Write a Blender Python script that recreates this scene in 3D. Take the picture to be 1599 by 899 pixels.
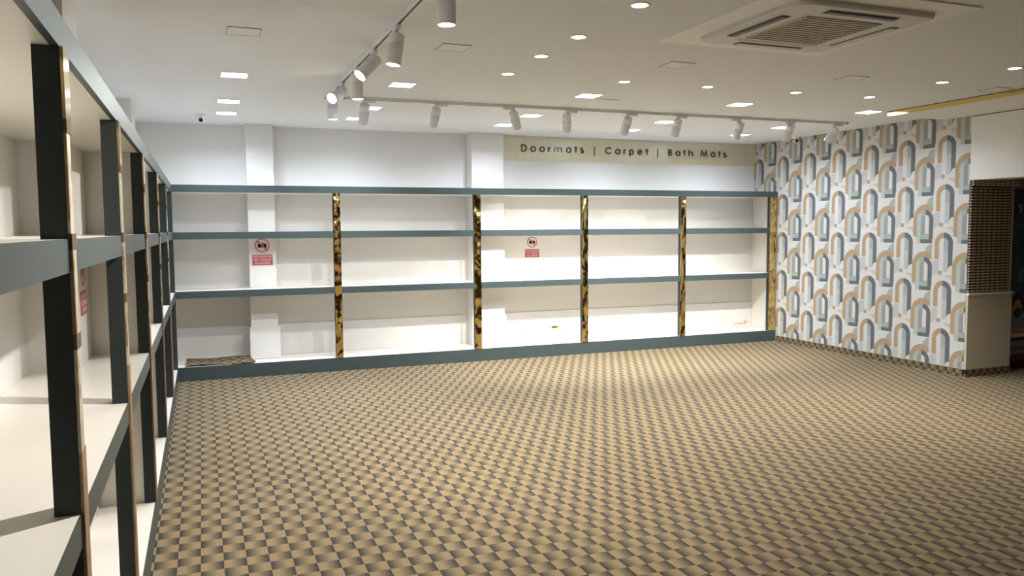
import bpy, bmesh, math, random
from mathutils import Vector, Matrix

for o in list(bpy.data.objects):
    bpy.data.objects.remove(o, do_unlink=True)
scene = bpy.context.scene
COL = scene.collection
random.seed(4)

# ------------------------------------------------------------------ camera
YAW, PITCH, ROLL, FPX, CAMZ = math.radians(21.0895), math.radians(-4.2493), math.radians(-0.4091), 1253.1, 1.6
fwd = Vector((math.sin(YAW) * math.cos(PITCH), math.cos(YAW) * math.cos(PITCH), math.sin(PITCH)))
rgt = Vector((math.cos(YAW), -math.sin(YAW), 0))
upv = rgt.cross(fwd)
r2 = math.cos(ROLL) * rgt + math.sin(ROLL) * upv
u2 = -math.sin(ROLL) * rgt + math.cos(ROLL) * upv
cam_data = bpy.data.cameras.new('camera')
cam = bpy.data.objects.new('camera', cam_data)
COL.objects.link(cam)
cam.matrix_world = Matrix(((r2.x, u2.x, -fwd.x, 0), (r2.y, u2.y, -fwd.y, 0), (r2.z, u2.z, -fwd.z, CAMZ), (0, 0, 0, 1)))
cam_data.sensor_width = 36.0
cam_data.lens = FPX / 1599 * 36.0
cam_data.clip_start = 0.02
cam_data.clip_end = 100
scene.camera = cam

# ------------------------------------------------------------------ world, exposure, lamp strengths
world = bpy.data.worlds.new('world')
scene.world = world
world.use_nodes = True
wbg = world.node_tree.nodes['Background']
wbg.inputs[0].default_value = (0.9, 0.95, 1.0, 1)
wbg.inputs[1].default_value = 0.02
scene.view_settings.view_transform = 'Standard'
scene.view_settings.look = 'None'
scene.view_settings.gamma = 1.0
scene.view_settings.exposure = 0.63
scene.view_settings.use_curve_mapping = False
P_PANEL, P_DOWN, P_SPOT = 10.0, 8.0, 58.0
COOL, WARM, NEUTRAL = (0.77, 0.86, 1.0), (1.0, 0.95, 0.87), (1.0, 0.97, 0.92)

# ------------------------------------------------------------------ measured layout (metres)
XL, YB = -0.276, 9.12            # fronts of the two shelving runs
XW, YW, XR = -0.757, 9.635, 7.483  # left, back and right wall faces
ZC, ZS = 2.776, 2.727            # ceiling and lower soffit
YP = 6.118                       # near end of the wallpapered wall
Y_END, X_END = -3.2, 10.6

# ------------------------------------------------------------------ node helpers
def new_mat(name):
    m = bpy.data.materials.new(name)
    m.use_nodes = True
    nt = m.node_tree
    return m, nt, nt.nodes['Principled BSDF']

class X:
    """a value in a shader tree, with arithmetic"""
    def __init__(s, nt, v): s.nt, s.v = nt, v
    def op(s, kind, *o):
        n = s.nt.nodes.new('ShaderNodeMath'); n.operation = kind
        for i, a in enumerate((s,) + o):
            a = a.v if isinstance(a, X) else a
            if isinstance(a, (int, float)): n.inputs[i].default_value = a
            else: s.nt.links.new(a, n.inputs[i])
        return X(s.nt, n.outputs[0])
    def __add__(s, o): return s.op('ADD', o)
    def __sub__(s, o): return s.op('SUBTRACT', o)
    def __mul__(s, o): return s.op('MULTIPLY', o)
    def __truediv__(s, o): return s.op('DIVIDE', o)
    def __gt__(s, o): return s.op('GREATER_THAN', o)
    def __lt__(s, o): return s.op('LESS_THAN', o)
    def mod(s, o): return s.op('FLOORED_MODULO', o)
    def floor(s): return s.op('FLOOR')
    def abs(s): return s.op('ABSOLUTE')

def position(nt, local=False):
    if local:
        g = nt.nodes.new('ShaderNodeTexCoord'); out = g.outputs['Object']
    else:
        g = nt.nodes.new('ShaderNodeNewGeometry'); out = g.outputs['Position']
    s = nt.nodes.new('ShaderNodeSeparateXYZ')
    nt.links.new(out, s.inputs[0])
    return [X(nt, s.outputs[i]) for i in range(3)], out

def mixc(nt, fac, a, b):
    n = nt.nodes.new('ShaderNodeMix'); n.data_type = 'RGBA'
    for sock, v in ((n.inputs[0], fac), (n.inputs[6], a), (n.inputs[7], b)):
        v = v.v if isinstance(v, X) else v
        if isinstance(v, (int, float)): sock.default_value = v
        elif isinstance(v, tuple): sock.default_value = (*v, 1)
        else: nt.links.new(v, sock)
    return n.outputs[2]

def noise(nt, scale, detail=3, vec=None, stretch=None, rough=0.5):
    n = nt.nodes.new('ShaderNodeTexNoise')
    n.inputs['Scale'].default_value = scale; n.inputs['Detail'].default_value = detail
    n.inputs['Roughness'].default_value = rough
    if vec is None:
        vec = nt.nodes.new('ShaderNodeNewGeometry').outputs['Position']
    if stretch:
        mp = nt.nodes.new('ShaderNodeMapping'); mp.inputs['Scale'].default_value = stretch
        nt.links.new(vec, mp.inputs[0]); vec = mp.outputs[0]
    nt.links.new(vec, n.inputs['Vector'])
    return X(nt, n.outputs['Fac'])

def bump(nt, bsdf, h, strength, dist=0.01):
    b = nt.nodes.new('ShaderNodeBump'); b.inputs['Strength'].default_value = strength
    b.inputs['Distance'].default_value = dist
    nt.links.new(h.v, b.inputs['Height']); nt.links.new(b.outputs[0], bsdf.inputs['Normal'])

def plain(name, col, rough=0.5, metal=0.0, var=0.06, vscale=3.0, bmp=0.0, bscale=60, stretch=None, spec=0.5):
    m, nt, b = new_mat(name)
    f = noise(nt, vscale, 4, stretch=stretch)
    lo = tuple(c * (1 - var) for c in col); hi = tuple(min(1, c * (1 + var)) for c in col)
    nt.links.new(mixc(nt, f, lo, hi), b.inputs['Base Color'])
    b.inputs['Roughness'].default_value = rough; b.inputs['Metallic'].default_value = metal
    b.inputs['Specular IOR Level'].default_value = spec
    if bmp: bump(nt, b, noise(nt, bscale, 3), bmp, 0.002)
    return m

def emit(name, col, strength):
    m, nt, b = new_mat(name)
    b.inputs['Base Color'].default_value = (*col, 1)
    b.inputs['Emission Color'].default_value = (*col, 1)
    b.inputs['Emission Strength'].default_value = strength
    return m

M = {}
M['wall'] = plain('wall_paint', (0.80, 0.785, 0.75), 0.6, bmp=0.15, bscale=90, var=0.03)
M['ceiling'] = plain('ceiling_paint', (0.81, 0.835, 0.86), 0.75, var=0.03, vscale=0.8)
M['soffit'] = plain('soffit_paint', (0.84, 0.84, 0.83), 0.75, var=0.03, vscale=0.8)
M['frontwall'] = plain('entrance_wall_paint', (0.42, 0.33, 0.25), 0.6, var=0.5, vscale=0.9)
M['cream'] = plain('cream_paint', (0.62, 0.56, 0.45), 0.6, var=0.04)
M['laminate'] = plain('white_laminate', (0.83, 0.79, 0.715), 0.32, var=0.05, vscale=2.2)
M['white'] = plain('white_enamel', (0.84, 0.85, 0.88), 0.35, var=0.02)
M['acwhite'] = plain('air_conditioner_plastic', (0.68, 0.67, 0.64), 0.45, var=0.03)
M['acframe'] = plain('air_conditioner_surround', (0.94, 0.95, 0.95), 0.6, var=0.03)
M['acgrille'] = plain('air_conditioner_grille', (0.52, 0.49, 0.44), 0.6, var=0.05)
M['slot'] = plain('dark_slot', (0.13, 0.13, 0.14), 0.5)
M['gap'] = plain('painted_shadow_and_bar', (0.05, 0.045, 0.05), 0.8)  # near-black: shade painted into the ceiling-line strips; also colours the banner bar
M['rail'] = plain('track_rail_grey', (0.42, 0.42, 0.44), 0.4)
M['raildark'] = plain('track_slot_black', (0.03, 0.03, 0.035), 0.5)
M['black'] = plain('black_plastic', (0.012, 0.012, 0.014), 0.12)
M['letter'] = plain('letter_dark_grey', (0.075, 0.07, 0.07), 0.4)
M['letterblue'] = plain('letter_blue_grey', (0.27, 0.31, 0.42), 0.35)
M['bar'] = plain('divider_green_grey', (0.12, 0.17, 0.15), 0.4)
M['red'] = plain('sign_red', (0.55, 0.10, 0.12), 0.45)
M['stickerwhite'] = plain('sticker_white', (0.78, 0.76, 0.75), 0.5)
M['stain'] = plain('bare_plaster', (0.66, 0.54, 0.38), 0.8, var=0.4, vscale=40)
M['hole'] = plain('bare_plaster_dark', (0.14, 0.09, 0.06), 0.9, var=0.4, vscale=40)
M['navy'] = plain('banner_navy_print', (0.03, 0.075, 0.10), 0.45, var=0.5, vscale=3)
M['skin'] = plain('print_skin', (0.50, 0.27, 0.17), 0.5)
M['hair'] = plain('print_hair', (0.02, 0.015, 0.012), 0.5)
M['shirt'] = plain('print_shirt', (0.20, 0.29, 0.55), 0.5, var=0.3, vscale=25)
M['grey'] = plain('print_grey', (0.26, 0.27, 0.30), 0.5)
M['darkred'] = plain('print_dark_red', (0.20, 0.03, 0.03), 0.5)
M['printblue'] = plain('print_blue', (0.06, 0.14, 0.30), 0.5)

def green_laminate():
    m, nt, b = new_mat('dark_green_laminate')
    f = noise(nt, 1.0, 4, stretch=(14, 14, 260))
    f2 = noise(nt, 3.0, 3)
    c = mixc(nt, f, (0.037, 0.056, 0.056), (0.058, 0.082, 0.081))
    c = mixc(nt, f2 * 0.35, c, (0.075, 0.096, 0.096))
    nt.links.new(c, b.inputs['Base Color'])
    b.inputs['Roughness'].default_value = 0.42
    return m
M['green'] = green_laminate()

def post_laminate():
    m, nt, b = new_mat('dark_green_laminate_upright')
    f = noise(nt, 1.0, 4, stretch=(240, 240, 10))
    nt.links.new(mixc(nt, f, (0.020, 0.026, 0.025), (0.034, 0.043, 0.042)), b.inputs['Base Color'])
    b.inputs['Roughness'].default_value = 0.5
    b.inputs['Specular IOR Level'].default_value = 0.3
    return m
M['post'] = post_laminate()

def gold_mirror():
    m, nt, b = new_mat('crinkled_gold_mirror')
    f = noise(nt, 11.0, 1, stretch=(1, 1, 0.5))
    g = noise(nt, 38.0, 2)
    nt.links.new(mixc(nt, g, (0.60, 0.41, 0.14), (0.76, 0.57, 0.24)), b.inputs['Base Color'])
    b.inputs['Metallic'].default_value = 1.0
    b.inputs['Roughness'].default_value = 0.09
    bump(nt, b, f + g * 0.03, 0.9, 0.06)
    return m
M['gold'] = gold_mirror()

def gold_flat():
    m, nt, b = new_mat('gold_mirror_strip')
    g = noise(nt, 3.0, 2)
    nt.links.new(mixc(nt, g, (0.80, 0.60, 0.22), (0.86, 0.66, 0.28)), b.inputs['Base Color'])
    b.inputs['Metallic'].default_value = 1.0
    b.inputs['Roughness'].default_value = 0.12
    return m
M['goldflat'] = gold_flat()

def gold_band():
    m, nt, b = new_mat('brushed_gold_sign_sheet')
    (x, y, z), pos = position(nt)
    f = noise(nt, 1.0, 4, stretch=(60, 60, 3))
    sx = (x * 9.0).mod(1.0) < 0.035
    sz = (z * 9.0).mod(1.0) < 0.035
    c = mixc(nt, f, (0.70, 0.63, 0.41), (0.79, 0.74, 0.54))
    c = mixc(nt, sx.op('MAXIMUM', sz) * 0.35, c, (0.55, 0.48, 0.28))
    nt.links.new(c, b.inputs['Base Color'])
    b.inputs['Metallic'].default_value = 0.12
    b.inputs['Roughness'].default_value = 0.35
    b.inputs['Coat Weight'].default_value = 1.0
    b.inputs['Coat Roughness'].default_value = 0.22
    b.inputs['Coat IOR'].default_value = 1.9
    return m
M['goldband'] = gold_band()

def peeled():
    m, nt, b = new_mat('peeled_backing_board')
    f = noise(nt, 1.0, 4, stretch=(30, 30, 9), rough=0.6)
    g = noise(nt, 1.0, 3, stretch=(60, 60, 4))
    k = (f - 0.47) * 9.0
    k = k.op('MINIMUM', 1.0).op('MAXIMUM', 0.0)
    c = mixc(nt, k, (0.58, 0.51, 0.39), (0.30, 0.20, 0.10))
    c = mixc(nt, ((g - 0.68) * 12).op('MINIMUM', 1.0).op('MAXIMUM', 0.0), c, (0.035, 0.028, 0.022))
    nt.links.new(c, b.inputs['Base Color'])
    b.inputs['Roughness'].default_value = 0.7
    return m
M['peeled'] = peeled()

def bare_wood():
    m, nt, b = new_mat('bare_brown_board_edge')
    f = noise(nt, 1.0, 4, stretch=(40, 40, 14), rough=0.7)
    nt.links.new(mixc(nt, f, (0.16, 0.085, 0.045), (0.52, 0.35, 0.18)), b.inputs['Base Color'])
    b.inputs['Roughness'].default_value = 0.7
    return m
M['bare'] = bare_wood()

CELL_X, CELL_Y, C_X0, C_Y0 = 0.1045, 0.1005, 1.199, 4.249
TAN, DARK = (0.258, 0.190, 0.102), (0.040, 0.039, 0.038)

def carpet_mat(name, ax, ay):
    """fading checker: every row runs tan to dark, alternate rows the other way"""
    m, nt, b = new_mat(name)
    p, pos = position(nt)
    a = (p[ax] - C_X0) / CELL_X
    c = (p[ay] - C_Y0) / CELL_Y
    t = a.mod(1.0)
    par = c.floor().mod(2.0) > 0.5
    # rows with odd index run tan -> dark to the right
    g = par * t + (X(nt, par.v) * -1.0 + 1.0) * (t * -1.0 + 1.0)
    g = (g - 0.28) / 0.66
    g = g.op('MINIMUM', 1.0).op('MAXIMUM', 0.0)
    speck = noise(nt, 330.0, 2)
    big = noise(nt, 1.3, 3)
    g = (g + (speck - 0.5) * 0.55).op('MINIMUM', 1.0).op('MAXIMUM', 0.0)
    col = mixc(nt, g, TAN, DARK)
    col = mixc(nt, (big - 0.4) * 0.35, col, (0.14, 0.11, 0.075))
    nt.links.new(col, b.inputs['Base Color'])
    b.inputs['Roughness'].default_value = 0.95
    b.inputs['Specular IOR Level'].default_value = 0.15
    bump(nt, b, speck, 0.5, 0.004)
    return m
M['carpet'] = carpet_mat('faded_checker_carpet', 0, 1)
M['carpet_y'] = carpet_mat('faded_checker_carpet_side', 1, 2)
M['carpet_x'] = carpet_mat('faded_checker_carpet_end', 0, 2)

def wallpaper():
    m, nt, b = new_mat('arch_wallpaper')
    (px, py, pz), pos = position(nt)
    W = 0.5195
    u = py * -1.0                       # rightwards when facing the wall
    WHITE, TANW, DK, SAGE, LSAGE, GREY, BEIGE, PALE, LILAC = ((0.63, 0.62, 0.59), (0.42, 0.285, 0.15), (0.105, 0.115, 0.118),
        (0.34, 0.385, 0.345), (0.44, 0.475, 0.435), (0.29, 0.29, 0.28), (0.55, 0.47, 0.37), (0.49, 0.49, 0.475), (0.35, 0.37, 0.39))
    cur = WHITE
    def lay(mask, col):
        nonlocal cur
        cur = mixc(nt, mask, cur, col)
    def wrap(v, lo): return (v - lo).mod(W) + lo
    def rect(a, v, x0, x1, v0, v1): return (a > x0) * (a < x1) * (v > v0) * (v < v1)
    def disc(a, v, cx, cv, r):
        d = (a - cx) * (a - cx) + (v - cv) * (v - cv)
        return d < r * r
    def arch(a, v, r, cv, v0):
        """arch of half width r whose round top is centred at height cv"""
        top = disc(a, v, 0.0, cv, r)
        leg = (a.abs() < r) * (v < cv) * (v > v0)
        return (top * (v > v0)).op('MAXIMUM', leg)
    def minus(p, q): return p * (q * -1.0 + 1.0)
    # motif with the sage inner arch
    a = wrap(u + 6.671, -0.26)
    v = wrap(pz - 1.770, -0.372)
    lay(disc(a, v, 0.10, 0.056, 0.088) * (a < 0.10) * (v > 0.03), SAGE)
    outer, inner = arch(a, v, 0.157, -0.095, -0.322), arch(a, v, 0.107, -0.107, -0.367)
    lay(minus(outer, inner) * ((a < 0.0).op('MAXIMUM', (v > -0.02) * (a < 0.098))), TANW)
    lay(disc(a, v, 0.107, -0.15, 0.055) * (a > 0.10), PALE)
    lay(disc(a, v, -0.140, -0.335, 0.042) * (a < -0.107), WHITE)
    lay(inner, SAGE)
    lay(inner * (a < -0.057), LSAGE)
    hole = arch(a, v, 0.054, -0.107, -0.367)
    lay(minus(inner, hole) * (a > 0.0), DK)
    lay(rect(a, v, -0.057, 0.107, -0.367, -0.324), DK)
    lay(hole * (a < 0.0) * (v > -0.275), GREY)
    lay(hole * (a > 0.0) * (a < 0.048) * (v > -0.262), WHITE)
    # motif with the tall pillar
    a = wrap(u + 6.422, -0.26)
    v = wrap(pz - 1.521, -0.457)
    lay(disc(a, v, 0.085, 0.015, 0.068) * (a < 0.113) * (v > -0.07), BEIGE)
    lay(arch(a, v, 0.150, -0.098, -0.29) * (a < 0.116), WHITE)
    lay(disc(a, v, -0.095, -0.372, 0.075) * (a < -0.03) * (a > -0.142), PALE)
    big, small = arch(a, v, 0.114, -0.114, -0.395), arch(a, v, 0.057, -0.114, -0.418)
    lay(minus(big, small) * (a < 0.0) * (v > -0.29), TANW)
    lay(minus(big, small) * (a > 0.0), DK)
    lay(small * (a < 0.0), WHITE)
    lay(small * (a > 0.0), LSAGE)
    lay(small * (a > 0.0) * (v > -0.196), LILAC)
    lay(disc(a, v, 0.110, -0.402, 0.050) * (a > 0.057) * (a < 0.113), WHITE)
    lay(rect(a, v, -0.062, -0.016, -0.457, -0.414), TANW)
    f = noise(nt, 160.0, 2)
    cur = mixc(nt, f * 0.10, cur, (0.5, 0.5, 0.48))
    nt.links.new(cur, b.inputs['Base Color'])
    b.inputs['Roughness'].default_value = 0.6
    return m
M['wallpaper'] = wallpaper()

def reed():
    m, nt, b = new_mat('woven_reed')
    (px, py, pz), pos = position(nt)
    dash = (px / 0.075).mod(1.0)
    f = noise(nt, 1.0, 3, stretch=(30, 30, 200))
    c = mixc(nt, f, (0.50, 0.41, 0.28), (0.80, 0.70, 0.54))
    c = mixc(nt, (dash < 0.13), c, (0.10, 0.08, 0.055))
    nt.links.new(c, b.inputs['Base Color'])
    b.inputs['Roughness'].default_value = 0.7
    return m
M['reed'] = reed()
M['reedback'] = plain('woven_reed_backing', (0.09, 0.07, 0.048), 0.85, var=0.3, vscale=20)
M['cord'] = plain('blind_cord', (0.05, 0.04, 0.028), 0.8)
M['lit_cool'] = emit('led_panel_glow', COOL, 14.0)
M['lit_warm'] = emit('downlight_glow', WARM, 14.0)
M['lit_spot'] = emit('spotlight_glow', (1.0, 0.98, 0.95), 14.0)
M['unlit'] = plain('unlit_diffuser', (0.80, 0.82, 0.84), 0.5, var=0.02)

# ------------------------------------------------------------------ object helpers
def world_loc(o):
    v = Vector(o.location)
    while o.parent:
        o = o.parent
        v = v + Vector(o.location)
    return v

def tag(o, label=None, cat=None, group=None, kind=None):
    if label: o['label'] = label
    if cat: o['category'] = cat
    if group: o['group'] = group
    if kind: o['kind'] = kind
    return o

def empty(name, loc):
    o = bpy.data.objects.new(name, None)
    o.empty_display_size = 0.1
    o.location = loc
    COL.objects.link(o)
    return o

def link(name, bm, mats, parent=None, smooth=False):
    """bmesh in world coordinates -> one object whose origin is at its own base centre"""
    bm.normal_update()
    xs = [v.co for v in bm.verts]
    lo = Vector((min(c.x for c in xs), min(c.y for c in xs), min(c.z for c in xs)))
    hi = Vector((max(c.x for c in xs), max(c.y for c in xs), max(c.z for c in xs)))
    org = Vector(((lo.x + hi.x) / 2, (lo.y + hi.y) / 2, lo.z))
    bmesh.ops.translate(bm, verts=bm.verts, vec=-org)
    me = bpy.data.meshes.new(name)
    bm.to_mesh(me); bm.free()
    for m in (mats if isinstance(mats, (list, tuple)) else [mats]):
        me.materials.append(M[m])
    if smooth:
        for p in me.polygons: p.use_smooth = True
    o = bpy.data.objects.new(name, me)
    COL.objects.link(o)
    if parent:
        o.parent = parent
        o.location = org - world_loc(parent)
    else:
        o.location = org
    return o

def add_box(bm, x0, x1, y0, y1, z0, z1, bev=0.0, mi=0):
    x0, x1 = sorted((x0, x1)); y0, y1 = sorted((y0, y1)); z0, z1 = sorted((z0, z1))
    vs = [bm.verts.new((x, y, z)) for x in (x0, x1) for y in (y0, y1) for z in (z0, z1)]
    fs = []
    for q in ((0, 1, 3, 2), (4, 6, 7, 5), (0, 4, 5, 1), (2, 3, 7, 6), (0, 2, 6, 4), (1, 5, 7, 3)):
        f = bm.faces.new([vs[i] for i in q]); f.material_index = mi; fs.append(f)
    if bev:
        es = list({e for f in fs for e in f.edges})
        bmesh.ops.bevel(bm, geom=es, offset=bev, segments=2, affect='EDGES', profile=0.7)

def box(name, x0, x1, y0, y1, z0, z1, mat, parent=None, bev=0.0):
    bm = bmesh.new()
    add_box(bm, x0, x1, y0, y1, z0, z1, bev)
    return link(name, bm, mat, parent)

def boxes(name, lst, mat, parent=None, bev=0.0):
    bm = bmesh.new()
    for b in lst: add_box(bm, *b, bev=bev)
    return link(name, bm, mat, parent)

def prism(bm, pts, axis, a0, a1, mi=0):
    """extrude a polygon given in the two other axes along axis from a0 to a1"""
    def mk(p, a):
        c = [0, 0, 0]; o = [i for i in range(3) if i != axis]
        c[o[0]], c[o[1]], c[axis] = p[0], p[1], a
        return bm.verts.new(c)
    A = [mk(p, a0) for p in pts]; B = [mk(p, a1) for p in pts]
    n = len(pts)
    fs = [bm.faces.new(A), bm.faces.new(B[::-1])]
    for i in range(n):
        fs.append(bm.faces.new((A[i], B[i], B[(i + 1) % n], A[(i + 1) % n])))
    for f in fs: f.material_index = mi
    bmesh.ops.recalc_face_normals(bm, faces=fs)

def frame_of(d):
    d = Vector(d).normalized()
    a = Vector((0, 0, 1)) if abs(d.z) < 0.95 else Vector((1, 0, 0))
    s = d.cross(a).normalized()
    return d, s, s.cross(d).normalized()

def lathe(bm, org, d, prof, n=24, mi=0):
    """prof: list of (distance along d, radius)"""
    org = Vector(org); d, s, t = frame_of(d)
    rings = []
    for a, r in prof:
        c = org + d * a
        if r < 1e-6: rings.append([bm.verts.new(c)])
        else: rings.append([bm.verts.new(c + (s * math.cos(2 * math.pi * k / n) + t * math.sin(2 * math.pi * k / n)) * r) for k in range(n)])
    fs = []
    for p, q in zip(rings, rings[1:]):
        for k in range(n):
            k2 = (k + 1) % n
            if len(p) == 1 and len(q) == 1: continue
            if len(p) == 1: fs.append(bm.faces.new((p[0], q[k], q[k2])))
            elif len(q) == 1: fs.append(bm.faces.new((p[k], q[0], p[k2])))
            else: fs.append(bm.faces.new((p[k], q[k], q[k2], p[k2])))
    for f in fs: f.material_index = mi; f.smooth = True
    bmesh.ops.recalc_face_normals(bm, faces=fs)

def lamp(name, kind, loc, power, col, parent, aim=(0, 0, -1), size=0.1, cone=75, blend=0.6, spread=180):
    l = bpy.data.lights.new(name, kind)
    l.energy = power; l.color = col
    if kind == 'AREA':
        l.shape = 'DISK' if spread < 0 else 'SQUARE'
        l.spread = math.radians(abs(spread)); l.size = size
    else:
        l.spot_size = math.radians(cone); l.spot_blend = blend; l.shadow_soft_size = size
    o = bpy.data.objects.new(name, l)
    COL.objects.link(o)
    o.parent = parent
    o.location = Vector(loc) - world_loc(parent)
    o.rotation_euler = Vector(aim).to_track_quat('-Z', 'Y').to_euler()
    return o

# ------------------------------------------------------------------ the setting
def struct(o): o['kind'] = 'structure'; return o
struct(box('floor', XW - 0.15, X_END + 0.15, Y_END - 0.15, YW + 0.15, -0.1, 0, 'carpet'))
struct(box('ceiling', XW - 0.15, X_END + 0.15, Y_END - 0.15, YW + 0.15, ZC, ZC + 0.1, 'ceiling'))
wl = struct(box('wall_left', XW - 0.15, XW, Y_END, YW, 0, ZC, 'wall'))
for y0, y1 in ((4.16, 4.62), (8.0, 8.45)):
    box('pilaster', XW, -0.549, y0, y1, 0, ZC, 'wall', wl)
wb = struct(box('wall_back', XW - 0.15, X_END, YW, YW + 0.15, 0, ZC, 'wall'))
BACKCOL = ((0.490, 0.780), (3.118, 3.535))
for x0, x1 in BACKCOL:
    p = box('pilaster', x0, x1, 9.43, YW, 0, ZC, 'wall', wb)
    box('pilaster_plinth', x0 - 0.018, x1 + 0.02, 9.408, 9.43, 0.152, 0.515, 'wall', p, 0.003)
# lower boards behind the bottom shelf, the seam of which shows above them
edges = [XW + 0.002, BACKCOL[0][0] - 0.018, BACKCOL[0][1] + 0.02, BACKCOL[1][0] - 0.018, BACKCOL[1][1] + 0.02, 7.455]
for i in (0, 2, 4):
    box('lower_wall_board', edges[i], edges[i + 1], YW - 0.008, YW, 0.152, 0.515, 'wall', wb, 0.002)

def blob(name, pts, y, mat, parent, th=0.003):
    bm = bmesh.new(); prism(bm, pts, 1, y - th, y)
    return link(name, bm, mat, parent)
def ragged(cx, cz, rx, rz, n=14, j=0.35):
    return [(cx + rx * (1 - j * random.random()) * math.cos(2 * math.pi * k / n), cz + rz * (1 - j * random.random()) * math.sin(2 * math.pi * k / n)) for k in range(n)]
yb = YW - 0.008
blob('plaster_stain', ragged(4.36, 0.265, 0.060, 0.062), yb, 'stain', wb)
blob('plaster_hole', ragged(4.31, 0.30, 0.062, 0.018, 12), yb - 0.003, 'hole', wb)
blob('plaster_stain', ragged(3.86, 0.24, 0.035, 0.03), yb, 'stain', wb, 0.002)
blob('plaster_stain', ragged(7.25, 0.20, 0.15, 0.012, 18, 0.6), yb, 'stain', wb)
blob('plaster_stain', ragged(7.36, 0.22, 0.04, 0.04, 12, 0.6), yb, 'stain', wb)

# right wall: thick, wallpaper on the shop side, plain end
bm = bmesh.new()
add_box(bm, XR, 8.14, YP + 0.014, YW, 0, ZC)
for f in bm.faces:
    if f.calc_center_median().x < XR + 0.001: f.material_index = 1
wr = struct(link('wall_right', bm, ['wall', 'wallpaper']))
struct(box('baseboard_right', XR - 0.012, XR, YP, YB, 0, 0.075, 'carpet_y'))
# header over the side opening, dark strip on top with the shadow put into its colour
hd = struct(box('wall_header', XR, XR + 0.30, -0.8, YP + 0.014, 2.067, 2.717, 'wall'))
struct(box('trim_1', XR + 0.012, XR + 0.30, -0.8, YP + 0.014, 2.717, ZS, 'gap'))
struct(box('wall_side', XR, XR + 0.30, Y_END, -0.8, 0, ZS, 'wall'))
struct(box('wall_far', X_END, X_END + 0.15, Y_END, YW, 0, ZC, 'cream'))
struct(box('wall_recess', 8.14, X_END, 7.3, 7.45, 0, ZC, 'cream'))
struct(box('wall_front', XW - 0.15, X_END + 0.15, Y_END - 0.15, Y_END, 0, ZC, 'frontwall'))
# lower soffit beyond the gold strip
so = struct(box('ceiling_soffit', 6.676, X_END, Y_END, 6.45, ZS, ZC, 'soffit'))
box('gold_strip', 6.668, 6.676, Y_END, 6.45, ZS, ZC - 0.006, 'goldflat', so)
box('painted_shadow_strip', 6.664, 6.676, Y_END, 6.45, ZC - 0.006, ZC, 'gap', so)  # solid dark strip, painted as the shadow line above the gold
# end of the wall: cream panel with ledge, carpet skirting
struct(box('trim_2', XR + 0.004, 8.14, YP - 0.01, YP + 0.014, 0.075, 0.862, 'cream', None, 0.003))
struct(box('trim_3', XR + 0.002, 8.15, YP - 0.022, YP + 0.014, 0.862, 0.885, 'soffit', None, 0.003))
struct(box('baseboard_end', XR - 0.012, 8.145, YP - 0.02, YP + 0.014, 0, 0.075, 'carpet_x'))

# ------------------------------------------------------------------ shelving runs
Z_TOE, Z3, Z2, ZT0, ZT1 = 0.151, 0.958, 1.583, 2.004, 2.081
TH = 0.0745

def shelving(label, mapf, s0, s1, posts, walld, cols, partitions, base, left):
    """mapf(s, d) -> (x, y): s along the run, d depth behind the front. posts: (start, width)"""
    root = tag(empty('shelving_unit', base), label, 'shelves')
    def bxs(name, lst, mat, parent, bev=0.0):
        bm = bmesh.new()
        for (a0, a1, d0, d1, z0, z1) in lst:
            p, q = mapf(a0, d0), mapf(a1, d1)
            add_box(bm, p[0], q[0], p[1], q[1], z0, z1, bev)
        return link(name, bm, mat, parent)
    def deep(a0, a1, d0, z0, z1):
        """strip from depth d0 back to the wall, notched around the pilasters"""
        out, cuts = [], [a0, a1]
        for c0, c1, cd in cols:
            for c in (c0, c1):
                if a0 < c < a1: cuts.append(c)
        cuts.sort()
        for p, q in zip(cuts, cuts[1:]):
            dd = walld
            for c0, c1, cd in cols:
                if c0 - 1e-6 <= p and q <= c1 + 1e-6: dd = cd
            out.append((p, q, d0, dd - 0.001, z0, z1))
        return out
    PD = 0.054
    # plinth, deck, top
    bxs('plinth', [(s0, s1, 0.0, 0.003, 0.0, Z_TOE)], 'green', root)
    bxs('bottom_deck', deep(s0, s1, 0.003, Z_TOE - 0.03, Z_TOE - 0.0005), 'laminate', root)
    tp = bxs('top_board', deep(s0, s1, 0.018, ZT0 + 0.0005, ZT0 + 0.03), 'laminate', root)
    bxs('edge_strip', [(s0, s1, 0.0, 0.018, ZT0, ZT1)], 'green', tp)
    # bays
    bounds = []
    b0, f0 = s0, s0
    for ps, pw in posts:
        bounds.append((b0, ps + pw / 2 - (0.01 if ps in partitions else 0), f0, ps))
        b0, f0 = ps + pw / 2 + (0.01 if ps in partitions else 0), ps + pw
    if s1 - f0 > 0.1: bounds.append((b0, s1, f0, s1))
    for (a0, a1, e0, e1) in bounds:
        if e1 - e0 < 0.15: continue
        for zt in (Z3, Z2):
            lst = deep(a0, a1, PD, zt - TH, zt) + [(e0, e1, 0.003, PD, zt - TH, zt)]
            sh = bxs('shelf', lst, 'laminate', root)
            bxs('edge_strip', [(e0, e1, 0.0, 0.003, zt - TH, zt)], 'green', sh)
    for ps, pw in posts:
        po = bxs('post', [(ps, ps + pw, 0.0, PD, Z_TOE, ZT0)], 'post', root)
        if ps in partitions:
            lst = []
            dd = walld
            for c0, c1, cd in cols:
                if c0 - 0.05 <= ps + pw / 2 <= c1: dd = cd
            bxs('partition', [(ps + pw / 2 - 0.01, ps + pw / 2 + 0.01, PD, dd - 0.001, Z_TOE, ZT0)], 'laminate', root)
        yield_strip(po, ps, pw, bxs, left)
    return root, bxs

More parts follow.
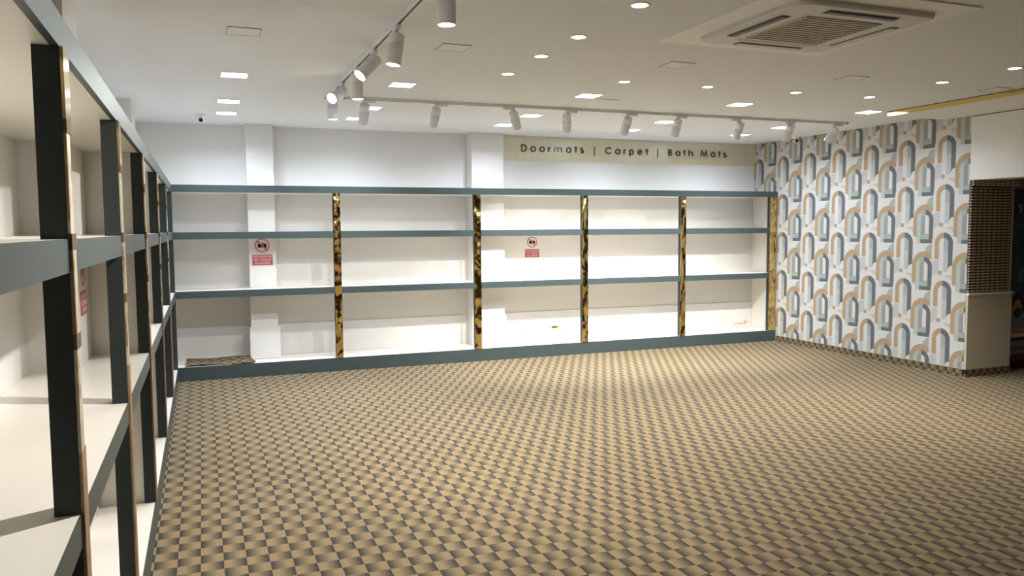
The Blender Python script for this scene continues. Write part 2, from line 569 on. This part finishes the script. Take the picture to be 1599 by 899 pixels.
def yield_strip(po, ps, pw, bxs, left):
    if not left:
        bxs('mirror_strip', [(ps + 0.001, ps + pw, -0.007, 0.0, Z_TOE, ZT0)], 'gold', po)
        return
    if pw > 0.1:
        return
    # left run: the gold facing is torn off below the top, the backing shows
    z1 = 1.80 + 0.06 * random.random()
    tag(bxs('mirror_strip', [(ps + 0.001, ps + pw, -0.007, 0.0, z1, ZT0)], 'goldflat', po))
    bxs('bare_tab', [(ps + 0.001, ps + pw - 0.012, -0.0075, 0.0, z1 - 0.03, z1)], 'hole', po)
    bxs('peeled_backing', [(ps + 0.001, ps + pw - 0.028, -0.006, 0.0, Z2 + 0.012, z1 - 0.03)], 'peeled', po)
    bxs('bare_tab', [(ps + 0.001, ps + pw - 0.012, -0.0078, 0.0, Z2 - 0.025, Z2 + 0.012)], 'hole', po)
    bxs('peeled_backing', [(ps + 0.001, ps + pw - 0.028, -0.008, 0.0, 1.37, Z2 - 0.025)], 'peeled', po)
    bxs('bare_tab', [(ps + 0.001, ps + pw - 0.012, -0.0078, 0.0, 1.335, 1.37)], 'hole', po)
    bxs('peeled_backing', [(ps + 0.001, ps + pw - 0.032, -0.007, 0.0, 1.10, 1.335)], 'peeled', po)
    bxs('bare_edge', [(ps + 0.001, ps + pw - 0.012, -0.007, 0.0, Z_TOE, 1.10)], 'bare', po)

LPOSTS = [(-0.52, 0.08), (0.755, 0.08), (2.018, 0.08), (3.285, 0.08), (4.615, 0.08), (6.07, 0.08), (7.53, 0.08), (9.0, 0.119)]
LPART = {4.615, 6.07, 7.53}
shelving('long wall shelving with peeling dark posts running down the left wall', lambda s, d: (XL - d, s), -0.6, YB - 0.001, LPOSTS,
         XL - XW, [(4.16, 4.62, XL + 0.549), (8.0, 8.45, XL + 0.549)], LPART, (XL - 0.2, 4.0, 0), True)
BPOSTS = [(1.381, 0.078), (3.038, 0.084), (4.468, 0.08), (5.912, 0.08), (7.352, 0.103)]
back, bbx = shelving('white shelving along the back wall with gold mirror posts and dark green edges', lambda s, d: (s, YB + d), XL + 0.0, XR - 0.001, BPOSTS,
         YW - YB, [(c0, c1, 9.43 - YB) for c0, c1 in BACKCOL], set(), (3.5, YB, 0), False)
bbx('end_panel', [(7.458, XR - 0.002, 0.054, YW - YB - 0.002, Z_TOE, ZT0)], 'laminate', back)
# corner void behind the left run
for z0, z1 in ((Z3 - TH, Z3), (Z2 - TH, Z2), (ZT0, ZT0 + 0.03), (Z_TOE - 0.03, Z_TOE - 0.0005)):
    bbx('corner_shelf', [(XW + 0.001, XL, 0.0, YW - YB - 0.010, z0, z1)], 'laminate', back)

# ------------------------------------------------------------------ lettered sign band
sg = tag(empty('sign_band', (5.5, YW, 2.468)), 'gold wall band lettered Doormats, Carpet and Bath Mats in dark grey', 'sign')
box('backing_sheet', 3.56, XR - 0.002, YW - 0.008, YW, 2.468, ZC - 0.006, 'goldband', sg)

def ribbon(bm, pts, w, y0, y1, closed=False):
    """flat stroke of width w along pts (x, z), extruded from y0 to y1"""
    n = len(pts); P = [Vector(p) for p in pts]; L, R = [], []
    for i in range(n):
        if closed: a, c = P[i - 1], P[(i + 1) % n]
        else: a, c = P[max(i - 1, 0)], P[min(i + 1, n - 1)]
        d1 = (P[i] - a).normalized() if (P[i] - a).length > 1e-9 else (c - P[i]).normalized()
        d2 = (c - P[i]).normalized() if (c - P[i]).length > 1e-9 else d1
        t = (d1 + d2).normalized() if (d1 + d2).length > 1e-6 else d1
        nn = Vector((-t.y, t.x)); k = w / 2 / max(0.5, nn.dot(Vector((-d1.y, d1.x))))
        L.append(P[i] + nn * k); R.append(P[i] - nn * k)
    rings = [[bm.verts.new((q.x, y, q.y)) for q, y in ((L[i], y0), (R[i], y0), (R[i], y1), (L[i], y1))] for i in range(n)]
    fs = []
    for i in range(n if closed else n - 1):
        p, q = rings[i], rings[(i + 1) % n]
        for k in range(4): fs.append(bm.faces.new((p[k], q[k], q[(k + 1) % 4], p[(k + 1) % 4])))
    if not closed:
        fs.append(bm.faces.new(rings[0])); fs.append(bm.faces.new(rings[-1][::-1]))
    bmesh.ops.recalc_face_normals(bm, faces=fs)

def arc(cx, cz, rx, rz, a0, a1, n=14):
    return [(cx + rx * math.cos(math.radians(a0 + (a1 - a0) * k / n)), cz + rz * math.sin(math.radians(a0 + (a1 - a0) * k / n))) for k in range(n + 1)]

def glyph(ch):
    """strokes in a box 1 wide, z in units of the x-height; cap height 1.28"""
    O = ('c', arc(0.5, 0.5, 0.5, 0.5, 0, 345, 23))
    if ch == 'o': return [O]
    if ch == 'a': return [O, ('l', [(1, 0), (1, 1)])]
    if ch == 'p': return [O, ('l', [(0, 1), (0, -0.42)])]
    if ch == 'e': return [('l', [(0.0, 0.52), (1.0, 0.52)] + arc(0.5, 0.5, 0.5, 0.5, 5, 325, 22))]
    if ch == 'C': return [('l', arc(0.56, 0.64, 0.56, 0.64, 42, 318, 22))]
    if ch == 'D': return [('l', [(0, 0), (0, 1.28), (0.35, 1.28)] + arc(0.35, 0.64, 0.65, 0.64, 85, -85, 14) + [(0.35, 0), (0, 0)])]
    if ch == 'B': return [('l', [(0, 0), (0, 1.28), (0.5, 1.28)] + arc(0.5, 0.98, 0.42, 0.30, 80, -80, 8) + [(0.45, 0.68), (0, 0.68)]),
                          ('l', [(0.45, 0.68)] + arc(0.55, 0.34, 0.45, 0.34, 80, -80, 8) + [(0.5, 0), (0, 0)])]
    if ch == 'r': return [('l', [(0, 0), (0, 1)]), ('l', arc(0.75, 0.45, 0.72, 0.5, 165, 75, 8))]
    if ch == 'm': return [('l', [(0, 0), (0, 1)])] + [('l', [(x + 0.5, 0), (x + 0.5, 0.6)] + arc(x + 0.25, 0.65, 0.25, 0.33, 0, 175, 10)) for x in (0, 0.5)]
    if ch == 'h': return [('l', [(0, 0), (0, 1.36)]), ('l', [(1, 0), (1, 0.55)] + arc(0.5, 0.58, 0.5, 0.42, 0, 170, 12))]
    if ch == 't': return [('l', [(0.5, 0), (0.5, 1.36)]), ('l', [(0, 0.96), (1, 0.96)])]
    if ch == 's': return [('l', arc(0.5, 0.75, 0.42, 0.25, 40, 250, 12) + arc(0.5, 0.26, 0.48, 0.26, 75, -150, 12))]
    if ch == 'M': return [('l', [(0, 0), (0.16, 1.28), (0.5, 0.15), (0.84, 1.28), (1, 0)])]
LETTERS = [('D', 3.849, 3.93), ('o', 3.979, 4.055), ('o', 4.104, 4.18), ('r', 4.226, 4.267), ('m', 4.311, 4.426), ('a', 4.481, 4.555), ('t', 4.602, 4.643), ('s', 4.685, 4.742),
           ('|', 4.894, 4.9), ('C', 5.054, 5.15), ('a', 5.204, 5.281), ('r', 5.333, 5.374), ('p', 5.421, 5.491), ('e', 5.547, 5.62), ('t', 5.67, 5.718), ('|', 5.859, 5.865),
           ('B', 6.031, 6.089), ('a', 6.146, 6.223), ('t', 6.27, 6.311), ('h', 6.357, 6.426), ('M', 6.552, 6.669), ('a', 6.722, 6.797), ('t', 6.845, 6.888), ('s', 6.926, 6.991)]
XH, BASE, SW = 0.068, 2.577, 0.0155
for ch, x0, x1 in LETTERS:
    bm = bmesh.new()
    y0, y1 = YW - 0.020, YW - 0.008
    if ch == '|':
        add_box(bm, x0, x1 + 0.002, y0, y1, BASE - 0.03, BASE + 0.095)
        link('divider_bar', bm, 'bar', sg)
        continue
    if ch == 't': x0, x1 = x0 - 0.006, x1 + 0.006
    for i, (k, pts) in enumerate(glyph(ch)):
        ribbon(bm, [(x0 + SW / 2 + px * (x1 - x0 - SW), BASE + SW / 2 + pz * (XH - SW / 2)) for px, pz in pts], SW, y0 - 0.0004 * i, y1, closed=(k == 'c'))
    o = link('letter', bm, 'letterblue' if ch == 'm' else 'letter', sg)
    if ch == 'm': o['label'] = 'blue grey letter m'

# ------------------------------------------------------------------ text helper (built-in font)
def text_mesh(body, size):
    c = bpy.data.curves.new('text', 'FONT'); c.body = body; c.size = size
    c.align_x = 'CENTER'; c.align_y = 'CENTER'; c.extrude = 0.0006; c.resolution_u = 3
    t = bpy.data.objects.new('text', c); COL.objects.link(t)
    bpy.context.view_layer.update()
    me = bpy.data.meshes.new_from_object(t.evaluated_get(bpy.context.evaluated_depsgraph_get()))
    bpy.data.objects.remove(t, do_unlink=True)
    return me

def photo_sign(pos, axis_u, normal, label, w=0.215):
    """round no-camera mark above a red plate; pos = plate centre on the surface"""
    u, n, z = Vector(axis_u), Vector(normal), Vector((0, 0, 1))
    root = tag(empty('no_photo_sign', pos), label, 'sign', 'no photos signs')
    R = Matrix((u, z, n)).transposed().to_4x4()
    root.rotation_euler = R.to_euler()
    def part(name, fn, mat):
        bm = bmesh.new(); fn(bm)
        bmesh.ops.recalc_face_normals(bm, faces=bm.faces)
        me = bpy.data.meshes.new(name); bm.to_mesh(me); bm.free(); me.materials.append(M[mat])
        o = bpy.data.objects.new(name, me); COL.objects.link(o); o.parent = root
        return o
    k = w / 0.215
    hh = 0.058 * k
    cy, rr = 0.158 * k, 0.076 * k
    def plate(bm): add_box(bm, -w / 2, w / 2, -hh, hh, 0.0, 0.002)
    part('red_plate', plate, 'red')
    def circ(bm, r, z0, z1, n=40): prism(bm, [(r * math.cos(2 * math.pi * i / n), cy + r * math.sin(2 * math.pi * i / n)) for i in range(n)], 2, z0, z1)
    part('disc', lambda bm: circ(bm, rr, 0.0, 0.0012), 'stickerwhite')
    def cambody(bm):
        add_box(bm, -0.045 * k, 0.045 * k, cy - 0.022 * k, cy + 0.016 * k, 0.0012, 0.0018)
        add_box(bm, 0.0, 0.03 * k, cy + 0.020 * k, cy + 0.028 * k, 0.0012, 0.0018)
    part('camera_icon', cambody, 'black')
    part('camera_lens_icon', lambda bm: prism(bm, [(0.004 + 0.017 * k * math.cos(i * math.pi / 12), cy - 0.003 * k + 0.017 * k * math.sin(i * math.pi / 12)) for i in range(24)], 2, 0.0018, 0.0021), 'red')
    def ring(bm):
        n = 48
        for i in range(n):
            a, b2 = 2 * math.pi * i / n, 2 * math.pi * (i + 1) / n
            ri = rr * 0.86
            prism(bm, [(rr * math.cos(a), cy + rr * math.sin(a)), (rr * math.cos(b2), cy + rr * math.sin(b2)), (ri * math.cos(b2), cy + ri * math.sin(b2)), (ri * math.cos(a), cy + ri * math.sin(a))], 2, 0.0012, 0.0026)
    part('red_ring', ring, 'red')
    q = rr * 0.66; t = 0.0055 * k
    part('red_slash', lambda bm: prism(bm, [(-q - t, cy + q - t), (-q + t, cy + q + t), (q + t, cy - q + t), (q - t, cy - q - t)], 2, 0.0012, 0.0025), 'red')
    for i, line in enumerate(('NO PHOTOS', 'NO VIDEOS', 'ALLOWED')):
        me = text_mesh(line, 0.034 * k)
        me.materials.clear(); me.materials.append(M['stickerwhite'])
        o = bpy.data.objects.new('lettering', me); COL.objects.link(o); o.parent = root
        o.location = (0, (0.034 - 0.034 * i) * k, 0.0026)
    return root
photo_sign((0.632, 9.4295, 1.266), (1, 0, 0), (0, -1, 0), 'red and white no photos sign on the white column, leftmost back bay', 0.22)
photo_sign((3.999, YW - 0.0005, 1.276), (1, 0, 0), (0, -1, 0), 'red and white no photos sign on the bright wall right of the middle gold post', 0.197)
photo_sign((-0.5485, 4.405, 1.253), (0, 1, 0), (1, 0, 0), 'red no photos sign seen edge-on between the nearest dark posts on the left', 0.215)

# ------------------------------------------------------------------ ceiling lights
PX = (0.273, 1.570, 3.262, 4.884, 6.490)
ORD = ('first', 'second', 'third', 'fourth', 'fifth')
def panel(x, y, lit, label, group):
    s = 0.092
    r = tag(empty('square_light_panel', (x, y, ZC)), label, 'ceiling light', group)
    bm = bmesh.new()
    t = 0.008 if lit else 0.005
    for b in ((-s - t, s + t, -s - t, -s), (-s - t, s + t, s, s + t), (-s - t, -s, -s, s), (s, s + t, -s, s)):
        add_box(bm, x + b[0], x + b[1], y + b[2], y + b[3], ZC - 0.005, ZC)
    link('frame', bm, 'white' if lit else 'rail', r)
    box('diffuser', x - s, x + s, y - s, y + s, ZC - 0.004, ZC - 0.0005, 'lit_cool' if lit else 'unlit', r)
    if lit: lamp('lamp', 'AREA', (x, y, ZC - 0.007), P_PANEL, COOL, r, size=0.175, spread=150)
for row, (yy, rn) in enumerate(((6.53, 'front'), (7.86, 'middle'), (8.65, 'rear'))):
    for i, x in enumerate(PX):
        panel(x, yy, True, 'glowing square ceiling panel, %s from left in the %s lit row' % (ORD[i], rn), 'lit square ceiling panels')
for i, x in enumerate(PX):
    panel(x, 5.10, False, 'unlit square ceiling panel, %s from left in its row' % ORD[i], 'unlit square ceiling panels')
box('cutout_gap', 3.40, 3.66, 6.655, 6.675, ZC - 0.002, ZC + 0.002, 'slot', bpy.data.objects['ceiling'])

def downlight(x, y, label):
    r = tag(empty('recessed_downlight', (x, y, ZC)), label, 'downlight', 'round downlights in a rectangle round the air conditioner')
    bm = bmesh.new()
    lathe(bm, (x, y, ZC), (0, 0, -1), [(0, 0.056), (0.005, 0.054), (0.006, 0.045), (0.0, 0.043)], 28)
    link('trim_ring', bm, 'white', r)
    bm = bmesh.new()
    lathe(bm, (x, y, ZC), (0, 0, -1), [(0.0005, 0.044), (0.004, 0.043), (0.0045, 0.0)], 28)
    link('lens', bm, 'lit_warm', r)
    lamp('lamp', 'AREA', (x, y, ZC - 0.008), P_DOWN, WARM, r, size=0.085, spread=-110)
for x, y, l in ((2.207, 3.81, 'round downlight nearest the camera in the column left of the air conditioner'),
                (2.211, 4.56, 'round downlight second nearest in the column left of the air conditioner'),
                (2.212, 5.145, 'round downlight third nearest in the column left of the air conditioner'),
                (2.221, 5.81, 'round downlight at the left end of the far row'),
                (3.226, 5.81, 'round downlight second from left in the far row'),
                (4.010, 5.795, 'round downlight third from left, middle of the far row'),
                (4.924, 5.786, 'round downlight fourth from left in the far row'),
                (5.742, 5.765, 'round downlight at the right end of the far row'),
                (5.735, 4.986, 'round downlight second in the right column, right of the air conditioner'),
                (5.750, 4.364, 'round downlight nearest the right edge of the photo')):
    downlight(x, y, l)

# ------------------------------------------------------------------ tracks and spotlights
def track(p0, p1, label):
    (x0, y0), (x1, y1) = p0, p1
    r = tag(empty('track_rail', ((x0 + x1) / 2, (y0 + y1) / 2, ZC)), label, 'light track')
    w = 0.017
    z0 = ZC - 0.022
    if x0 == x1:
        box('rail', x0 - w, x0 + w, y0, y1, z0, ZC, 'white', r)
        box('slot', x0 - 0.007, x0 + 0.007, y0, y1, z0 - 0.0015, z0, 'raildark', r)
        for y in (y0, y1): box('end_cap', x0 - w - 0.002, x0 + w + 0.002, y - 0.012, y + 0.012, z0 - 0.002, ZC, 'raildark', r)
    else:
        box('rail', x0, x1, y0 - w, y0 + w, z0, ZC, 'white', r)
        box('slot', x0, x1, y0 - 0.007, y0 + 0.007, z0 - 0.0015, z0, 'slot', r)
        for x in (x0, x1): box('end_cap', x - 0.012, x + 0.012, y0 - w - 0.002, y0 + w + 0.002, z0 - 0.002, ZC, 'rail', r)
TAX, TBY = 1.078, 7.26
track((TAX, 0.6), (TAX, 7.30), 'dark light track running away from the camera over the left side')
track((1.22, TBY), (6.90, TBY), 'long pale light track running parallel to the back wall')

def spot(px, py, aim, along, label, group, shift=0.0, power=None, cone=78):
    aim = Vector(aim).normalized()
    r = tag(empty('track_spotlight', (px, py, ZC)), label, 'spotlight', group)
    zt = ZC - 0.0235
    if along == 'y': box('adapter', px - 0.014, px + 0.014, py - 0.06 + shift, py + 0.06 + shift, zt - 0.026, zt, 'white', r, 0.003)
    else: box('adapter', px - 0.06 + shift, px + 0.06 + shift, py - 0.014, py + 0.014, zt - 0.026, zt, 'white', r, 0.003)
    bm = bmesh.new()
    lathe(bm, (px, py, zt - 0.022), (0, 0, -1), [(0, 0.012), (0.012, 0.012), (0.016, 0.007), (0.036, 0.007), (0.040, 0.011), (0.05, 0.011), (0.052, 0.0)], 14)
    link('stem', bm, 'white', r)
    piv = Vector((px, py, zt - 0.068))
    rear = piv - aim * 0.028
    R = 0.0445
    bm = bmesh.new()
    lathe(bm, rear, aim, [(0, 0), (0.0, R - 0.006), (0.003, R - 0.002), (0.008, R), (0.058, R), (0.059, R - 0.003), (0.0615, R - 0.003), (0.0625, R), (0.176, R), (0.180, R - 0.0015), (0.180, R - 0.004), (0.170, R - 0.006)], 28)
    link('body', bm, 'white', r)
    bm = bmesh.new()
    lathe(bm, rear, aim, [(0.1745, R - 0.0055), (0.1755, R - 0.012), (0.176, 0)], 28)
    link('lens', bm, 'lit_spot', r)
    lamp('lamp', 'SPOT', rear + aim * 0.186, power or P_SPOT, NEUTRAL, r, aim, 0.03, cone, 0.75)
GA, GB = 'spotlights on the track at left', 'spotlights on the track along the back wall'
spot(TAX, 2.75, (-0.72, -0.15, -0.68), 'y', 'white track spotlight beyond the top edge, aimed at the near left shelves', GA, power=140, cone=95)
spot(TAX + 0.005, 3.62, (0, 0, -1), 'y', 'large white spotlight cut by the top edge of the photo', GA)
spot(TAX, 4.60, (-0.16, -0.02, -1), 'y', 'white spotlight second nearest the camera on the left track, pointing down', GA)
spot(TAX, 5.25, (-0.67, -0.26, -0.71), 'y', 'white spotlight tilted towards the left shelves, larger of the two tilted ones', GA)
spot(TAX, 5.86, (0.02, 0, -1), 'y', 'white spotlight pointing straight down, partly behind the larger tilted one', GA)
spot(TAX, 6.50, (-0.62, -0.59, -0.44), 'y', 'smaller tilted white spotlight facing the camera on the left track', GA)
spot(TAX, 7.00, (0, 0, -1), 'y', 'farthest white spotlight on the left track, pointing straight down', GA)
for i, (x, ax, sh) in enumerate(((1.40, -0.02, 0.04), (2.06, -0.08, 0.05), (2.83, 0.48, -0.05), (3.39, 0.21, 0.05), (4.07, 0.0, 0.05), (4.66, 0.10, 0.05), (5.44, 0.05, -0.05), (6.11, 0.0, 0.0), (6.73, -0.25, 0.05))):
    nm = ('first', 'second', 'third', 'fourth', 'fifth', 'sixth', 'seventh', 'eighth', 'ninth')[i]
    spot(x, TBY, (ax, 0.53, -0.85), 'x', 'white spotlight on the back track, %s from left' % nm, GB, sh, (33, 50, 86, 102, 102, 96, 84, 64, 55)[i], 92)

# ------------------------------------------------------------------ ceiling cassette air conditioner
CX, CY, S = 3.38, 3.85, 0.475
ac = tag(empty('air_conditioner', (CX, CY, ZC)), 'square white cassette air conditioner set in the ceiling', 'air conditioner')
box('surround', 2.745, 3.985, 3.22, 4.49, ZC - 0.008, ZC, 'acframe', ac, 0.002)
def rrect(cx, cy, hx, hy, r, n=6):
    pts = []
    for sx, sy, a in ((1, 1, 0), (-1, 1, 90), (-1, -1, 180), (1, -1, 270)):
        for k in range(n + 1):
            t = math.radians(a + 90 * k / n)
            pts.append((cx + sx * (hx - r) + r * math.cos(t), cy + sy * (hy - r) + r * math.sin(t)))
    return pts
bm = bmesh.new()
lv = [(S, ZC - 0.008), (S, ZC - 0.026), (S - 0.012, ZC - 0.036), (S - 0.14, ZC - 0.040), (S - 0.16, ZC - 0.040), (S - 0.175, ZC - 0.034), (S - 0.185, ZC - 0.034)]
rings = [[bm.verts.new((p[0], p[1], z)) for p in rrect(CX, CY, h, h, 0.07 if h > 0.4 else 0.045)] for h, z in lv]
for p, q in zip(rings, rings[1:]):
    for k in range(len(p)): bm.faces.new((p[k], p[(k + 1) % len(p)], q[(k + 1) % len(p)], q[k]))
bm.faces.new(rings[0][::-1]); bm.faces.new(rings[-1])
bmesh.ops.recalc_face_normals(bm, faces=bm.faces)
link('casing', bm, 'acwhite', ac)
g = box('intake_grille', CX - 0.265, CX + 0.265, CY - 0.265, CY + 0.265, ZC - 0.040, ZC - 0.034, 'acgrille', ac, 0.004)
for k in range(13):
    y = CY - 0.24 + 0.04 * k
    box('grille_slat', CX - 0.255, CX + 0.255, y - 0.006, y + 0.006, ZC - 0.044, ZC - 0.040, 'acgrille', g)
for sx, sy in ((-1, 0), (1, 0), (0, -1), (0, 1)):
    d0, d1, hl = 0.352, 0.415, 0.245
    if sx:
        a = sorted((CX + sx * d0, CX + sx * d1))
        v = box('air_vent', a[0], a[1], CY - hl, CY + hl, ZC - 0.0415, ZC - 0.037, 'slot', ac, 0.001)
        box('flap', a[0] + 0.012, a[1] - 0.014, CY - hl + 0.01, CY + hl - 0.01, ZC - 0.047, ZC - 0.0415, 'acwhite' if sx > 0 else 'slot', v, 0.001)
    else:
        a = sorted((CY + sy * d0, CY + sy * d1))
        v = box('air_vent', CX - hl, CX + hl, a[0], a[1], ZC - 0.0415, ZC - 0.037, 'slot', ac, 0.001)
        box('flap', CX - hl + 0.01, CX + hl - 0.01, a[0] + 0.012, a[1] - 0.014, ZC - 0.047, ZC - 0.0415, 'acwhite' if sy > 0 else 'slot', v, 0.001)

# ------------------------------------------------------------------ security cameras
def cctv(x, y, aim, label):
    r = tag(empty('security_camera', (x, y, ZC)), label, 'camera', 'ceiling security cameras')
    bm = bmesh.new(); lathe(bm, (x, y, ZC), (0, 0, -1), [(0, 0.052), (0.012, 0.052), (0.022, 0.044), (0.024, 0.0)], 28)
    link('base', bm, 'white', r)
    aim = Vector(aim).normalized(); c = Vector((x, y, ZC - 0.048)); R = 0.036
    bm = bmesh.new()
    lathe(bm, c - aim * R, aim, [(R - R * math.cos(math.radians(t)), R * math.sin(math.radians(t))) for t in range(0, 141, 10)] + [(R + R * math.cos(math.radians(40)), 0.0)], 24)
    link('ball', bm, 'white', r)
    bm = bmesh.new()
    lathe(bm, c + aim * (R * 0.76), aim, [(0, 0), (0, 0.0225), (0.003, 0.0225), (0.006, 0.017), (0.010, 0.009), (0.011, 0)], 24)
    link('lens', bm, 'black', r)
cctv(0.028, 8.84, (0.22, -0.85, -0.35), 'small white dome security camera above the left corner of the shelves')
cctv(7.36, 8.62, (-0.6, -0.75, -0.25), 'small security camera at the ceiling against the arch wallpaper')

# ------------------------------------------------------------------ carpet offcut on the shelf deck
bm = bmesh.new()
nx, ny = 40, 10
gr = []
for i in range(nx + 1):
    row = []
    for j in range(ny + 1):
        u, v = i / nx, j / ny
        x = -0.20 + 0.66 * u + 0.05 * (1 - v) * u
        y = YB + 0.012 + 0.40 * v + 0.015 * math.sin(5 * u)
        z = Z_TOE + 0.010 + 0.010 * (1 + math.sin(7.5 * u + 2 * v)) * (0.4 + 0.6 * abs(v - 0.5)) + 0.012 * v
        row.append(bm.verts.new((x, y, z)))
    gr.append(row)
for i in range(nx):
    for j in range(ny): bm.faces.new((gr[i][j], gr[i + 1][j], gr[i + 1][j + 1], gr[i][j + 1]))
ret = bmesh.ops.extrude_face_region(bm, geom=list(bm.faces))
bmesh.ops.translate(bm, verts=[v for v in ret['geom'] if isinstance(v, bmesh.types.BMVert)], vec=(0, 0, -0.009))
bmesh.ops.recalc_face_normals(bm, faces=bm.faces)
tag(link('carpet_offcut', bm, 'carpet'), 'brown checked carpet offcut lying on the bottom shelf in the left corner', 'carpet')

# ------------------------------------------------------------------ woven blind on the wall end
bl = tag(empty('woven_blind', (7.79, YP, 0.885)), 'brown woven reed blind hanging on the end of the wallpapered wall', 'blind')
BX0, BX1 = 7.488, 8.098
box('backing', BX0, BX1, YP + 0.004, YP + 0.012, 0.890, 2.002, 'reedback', bl)
def slat(x0, x1, y, z, r, parent):
    bm = bmesh.new()
    prism(bm, [(y + 0.006, z - r), (y - 0.004, z - r * 0.7), (y - 0.009, z), (y - 0.004, z + r * 0.7), (y + 0.006, z + r)], 0, x0, x1)
    return link('slat', bm, 'reed', parent)
proto = slat(BX0, BX1, YP - 0.002, 0.905, 0.0085, bl)
z = 0.905 + 0.03
while z < 1.99:
    c = proto.copy(); COL.objects.link(c)
    c.location = proto.location + Vector((random.uniform(-0.002, 0.002), 0, z - 0.905)); z += 0.03
for k in range(9):
    x = BX0 + 0.03 + k * 0.069
    box('binding_cord', x - 0.0012, x + 0.0012, YP - 0.0135, YP - 0.011, 0.892, 2.0, 'cord', bl)
vl = box('valance', BX0 - 0.004, 8.170, YP - 0.022, YP + 0.012, 2.004, 2.064, 'reedback', bl)
for z in (2.016, 2.036, 2.056):
    bm = bmesh.new()
    prism(bm, [(YP - 0.022, z - 0.0085), (YP - 0.030, z - 0.006), (YP - 0.034, z), (YP - 0.030, z + 0.006), (YP - 0.022, z + 0.0085)], 0, BX0 - 0.004, 8.17)
    link('valance_slat', bm, 'reed', vl)

# ------------------------------------------------------------------ roll-up banner, cut by the right edge
BN = 6.30
bn = tag(empty('roll_up_banner', (8.80, BN, 0)), 'dark printed banner with a bearded man, cut by the right edge', 'banner')
box('print_sheet', 8.375, 9.225, BN, BN + 0.004, 0.06, 1.985, 'navy', bn)
box('base_case', 8.375, 9.225, BN - 0.05, BN + 0.10, 0.0, 0.07, 'black', bn, 0.006)
box('top_bar', 8.370, 9.230, BN - 0.006, BN + 0.010, 1.975, 1.995, 'gap', bn)
def pr(name, pts, mat, lift): 
    bm = bmesh.new(); prism(bm, pts, 1, BN - 0.0008 - lift, BN - lift)
    return link(name, bm, mat, bn)
def ell(cx, cz, rx, rz, n=24, a0=0, a1=360): return [(cx + rx * math.cos(math.radians(a0 + (a1 - a0) * k / n)), cz + rz * math.sin(math.radians(a0 + (a1 - a0) * k / n))) for k in range(n)]
pr('printed_band', [(8.376, 0.075), (9.224, 0.075), (9.224, 0.135), (8.376, 0.135)], 'darkred', 0)
pr('printed_band', [(8.376, 0.15), (9.224, 0.15), (9.224, 0.30), (8.376, 0.30)], 'grey', 0)
pr('printed_band', [(8.376, 0.205), (9.224, 0.205), (9.224, 0.235), (8.376, 0.235)], 'slot', 0.001)
pr('printed_band', [(8.376, 0.345), (9.224, 0.345), (9.224, 0.385), (8.376, 0.385)], 'stickerwhite', 0)
pr('printed_shirt', [(8.325, 0.385), (8.655, 0.385), (8.665, 0.520), (8.595, 0.620), (8.495, 0.660), (8.395, 0.620), (8.335, 0.530)], 'shirt', 0.001)
pr('printed_hair', ell(8.490, 0.715, 0.095, 0.115), 'hair', 0.001)
pr('printed_face', ell(8.490, 0.670, 0.068, 0.095), 'skin', 0.002)
pr('printed_beard', ell(8.490, 0.620, 0.066, 0.052), 'hair', 0.003)
pr('printed_eye', ell(8.463, 0.690, 0.011, 0.006, 12), 'hair', 0.003)
pr('printed_eye', ell(8.517, 0.690, 0.011, 0.006, 12), 'hair', 0.003)
pr('printed_mouth', ell(8.490, 0.627, 0.022, 0.007, 12), 'skin', 0.004)
pr('printed_arm', [(8.360, 0.400), (8.405, 0.400), (8.440, 0.600), (8.450, 0.690), (8.415, 0.700), (8.390, 0.620)], 'shirt', 0.002)
pr('printed_hand', [(8.390, 0.575), (8.430, 0.565), (8.460, 0.615), (8.453, 0.680), (8.435, 0.700), (8.420, 0.670), (8.400, 0.680)], 'skin', 0.003)
pr('printed_forearm', [(8.365, 0.385), (8.615, 0.385), (8.615, 0.440), (8.515, 0.475), (8.385, 0.440)], 'skin', 0.003)
pr('printed_shape', [(8.475, 0.96), (8.60, 0.96), (8.60, 1.10), (8.54, 1.13), (8.48, 1.07)], 'printblue', 0)
for k in range(3): pr('printed_line', [(8.44, 1.66 - 0.035 * k), (8.70, 1.66 - 0.035 * k), (8.70, 1.672 - 0.035 * k), (8.44, 1.672 - 0.035 * k)], 'slot', 0)
me = text_mesh('S', 0.13); me.materials.clear(); me.materials.append(M['stickerwhite'])
o = bpy.data.objects.new('lettering', me); COL.objects.link(o); o.parent = bn
o.rotation_euler = (math.pi / 2, 0, 0); o.location = (8.475 - 8.80, -0.002, 1.775)
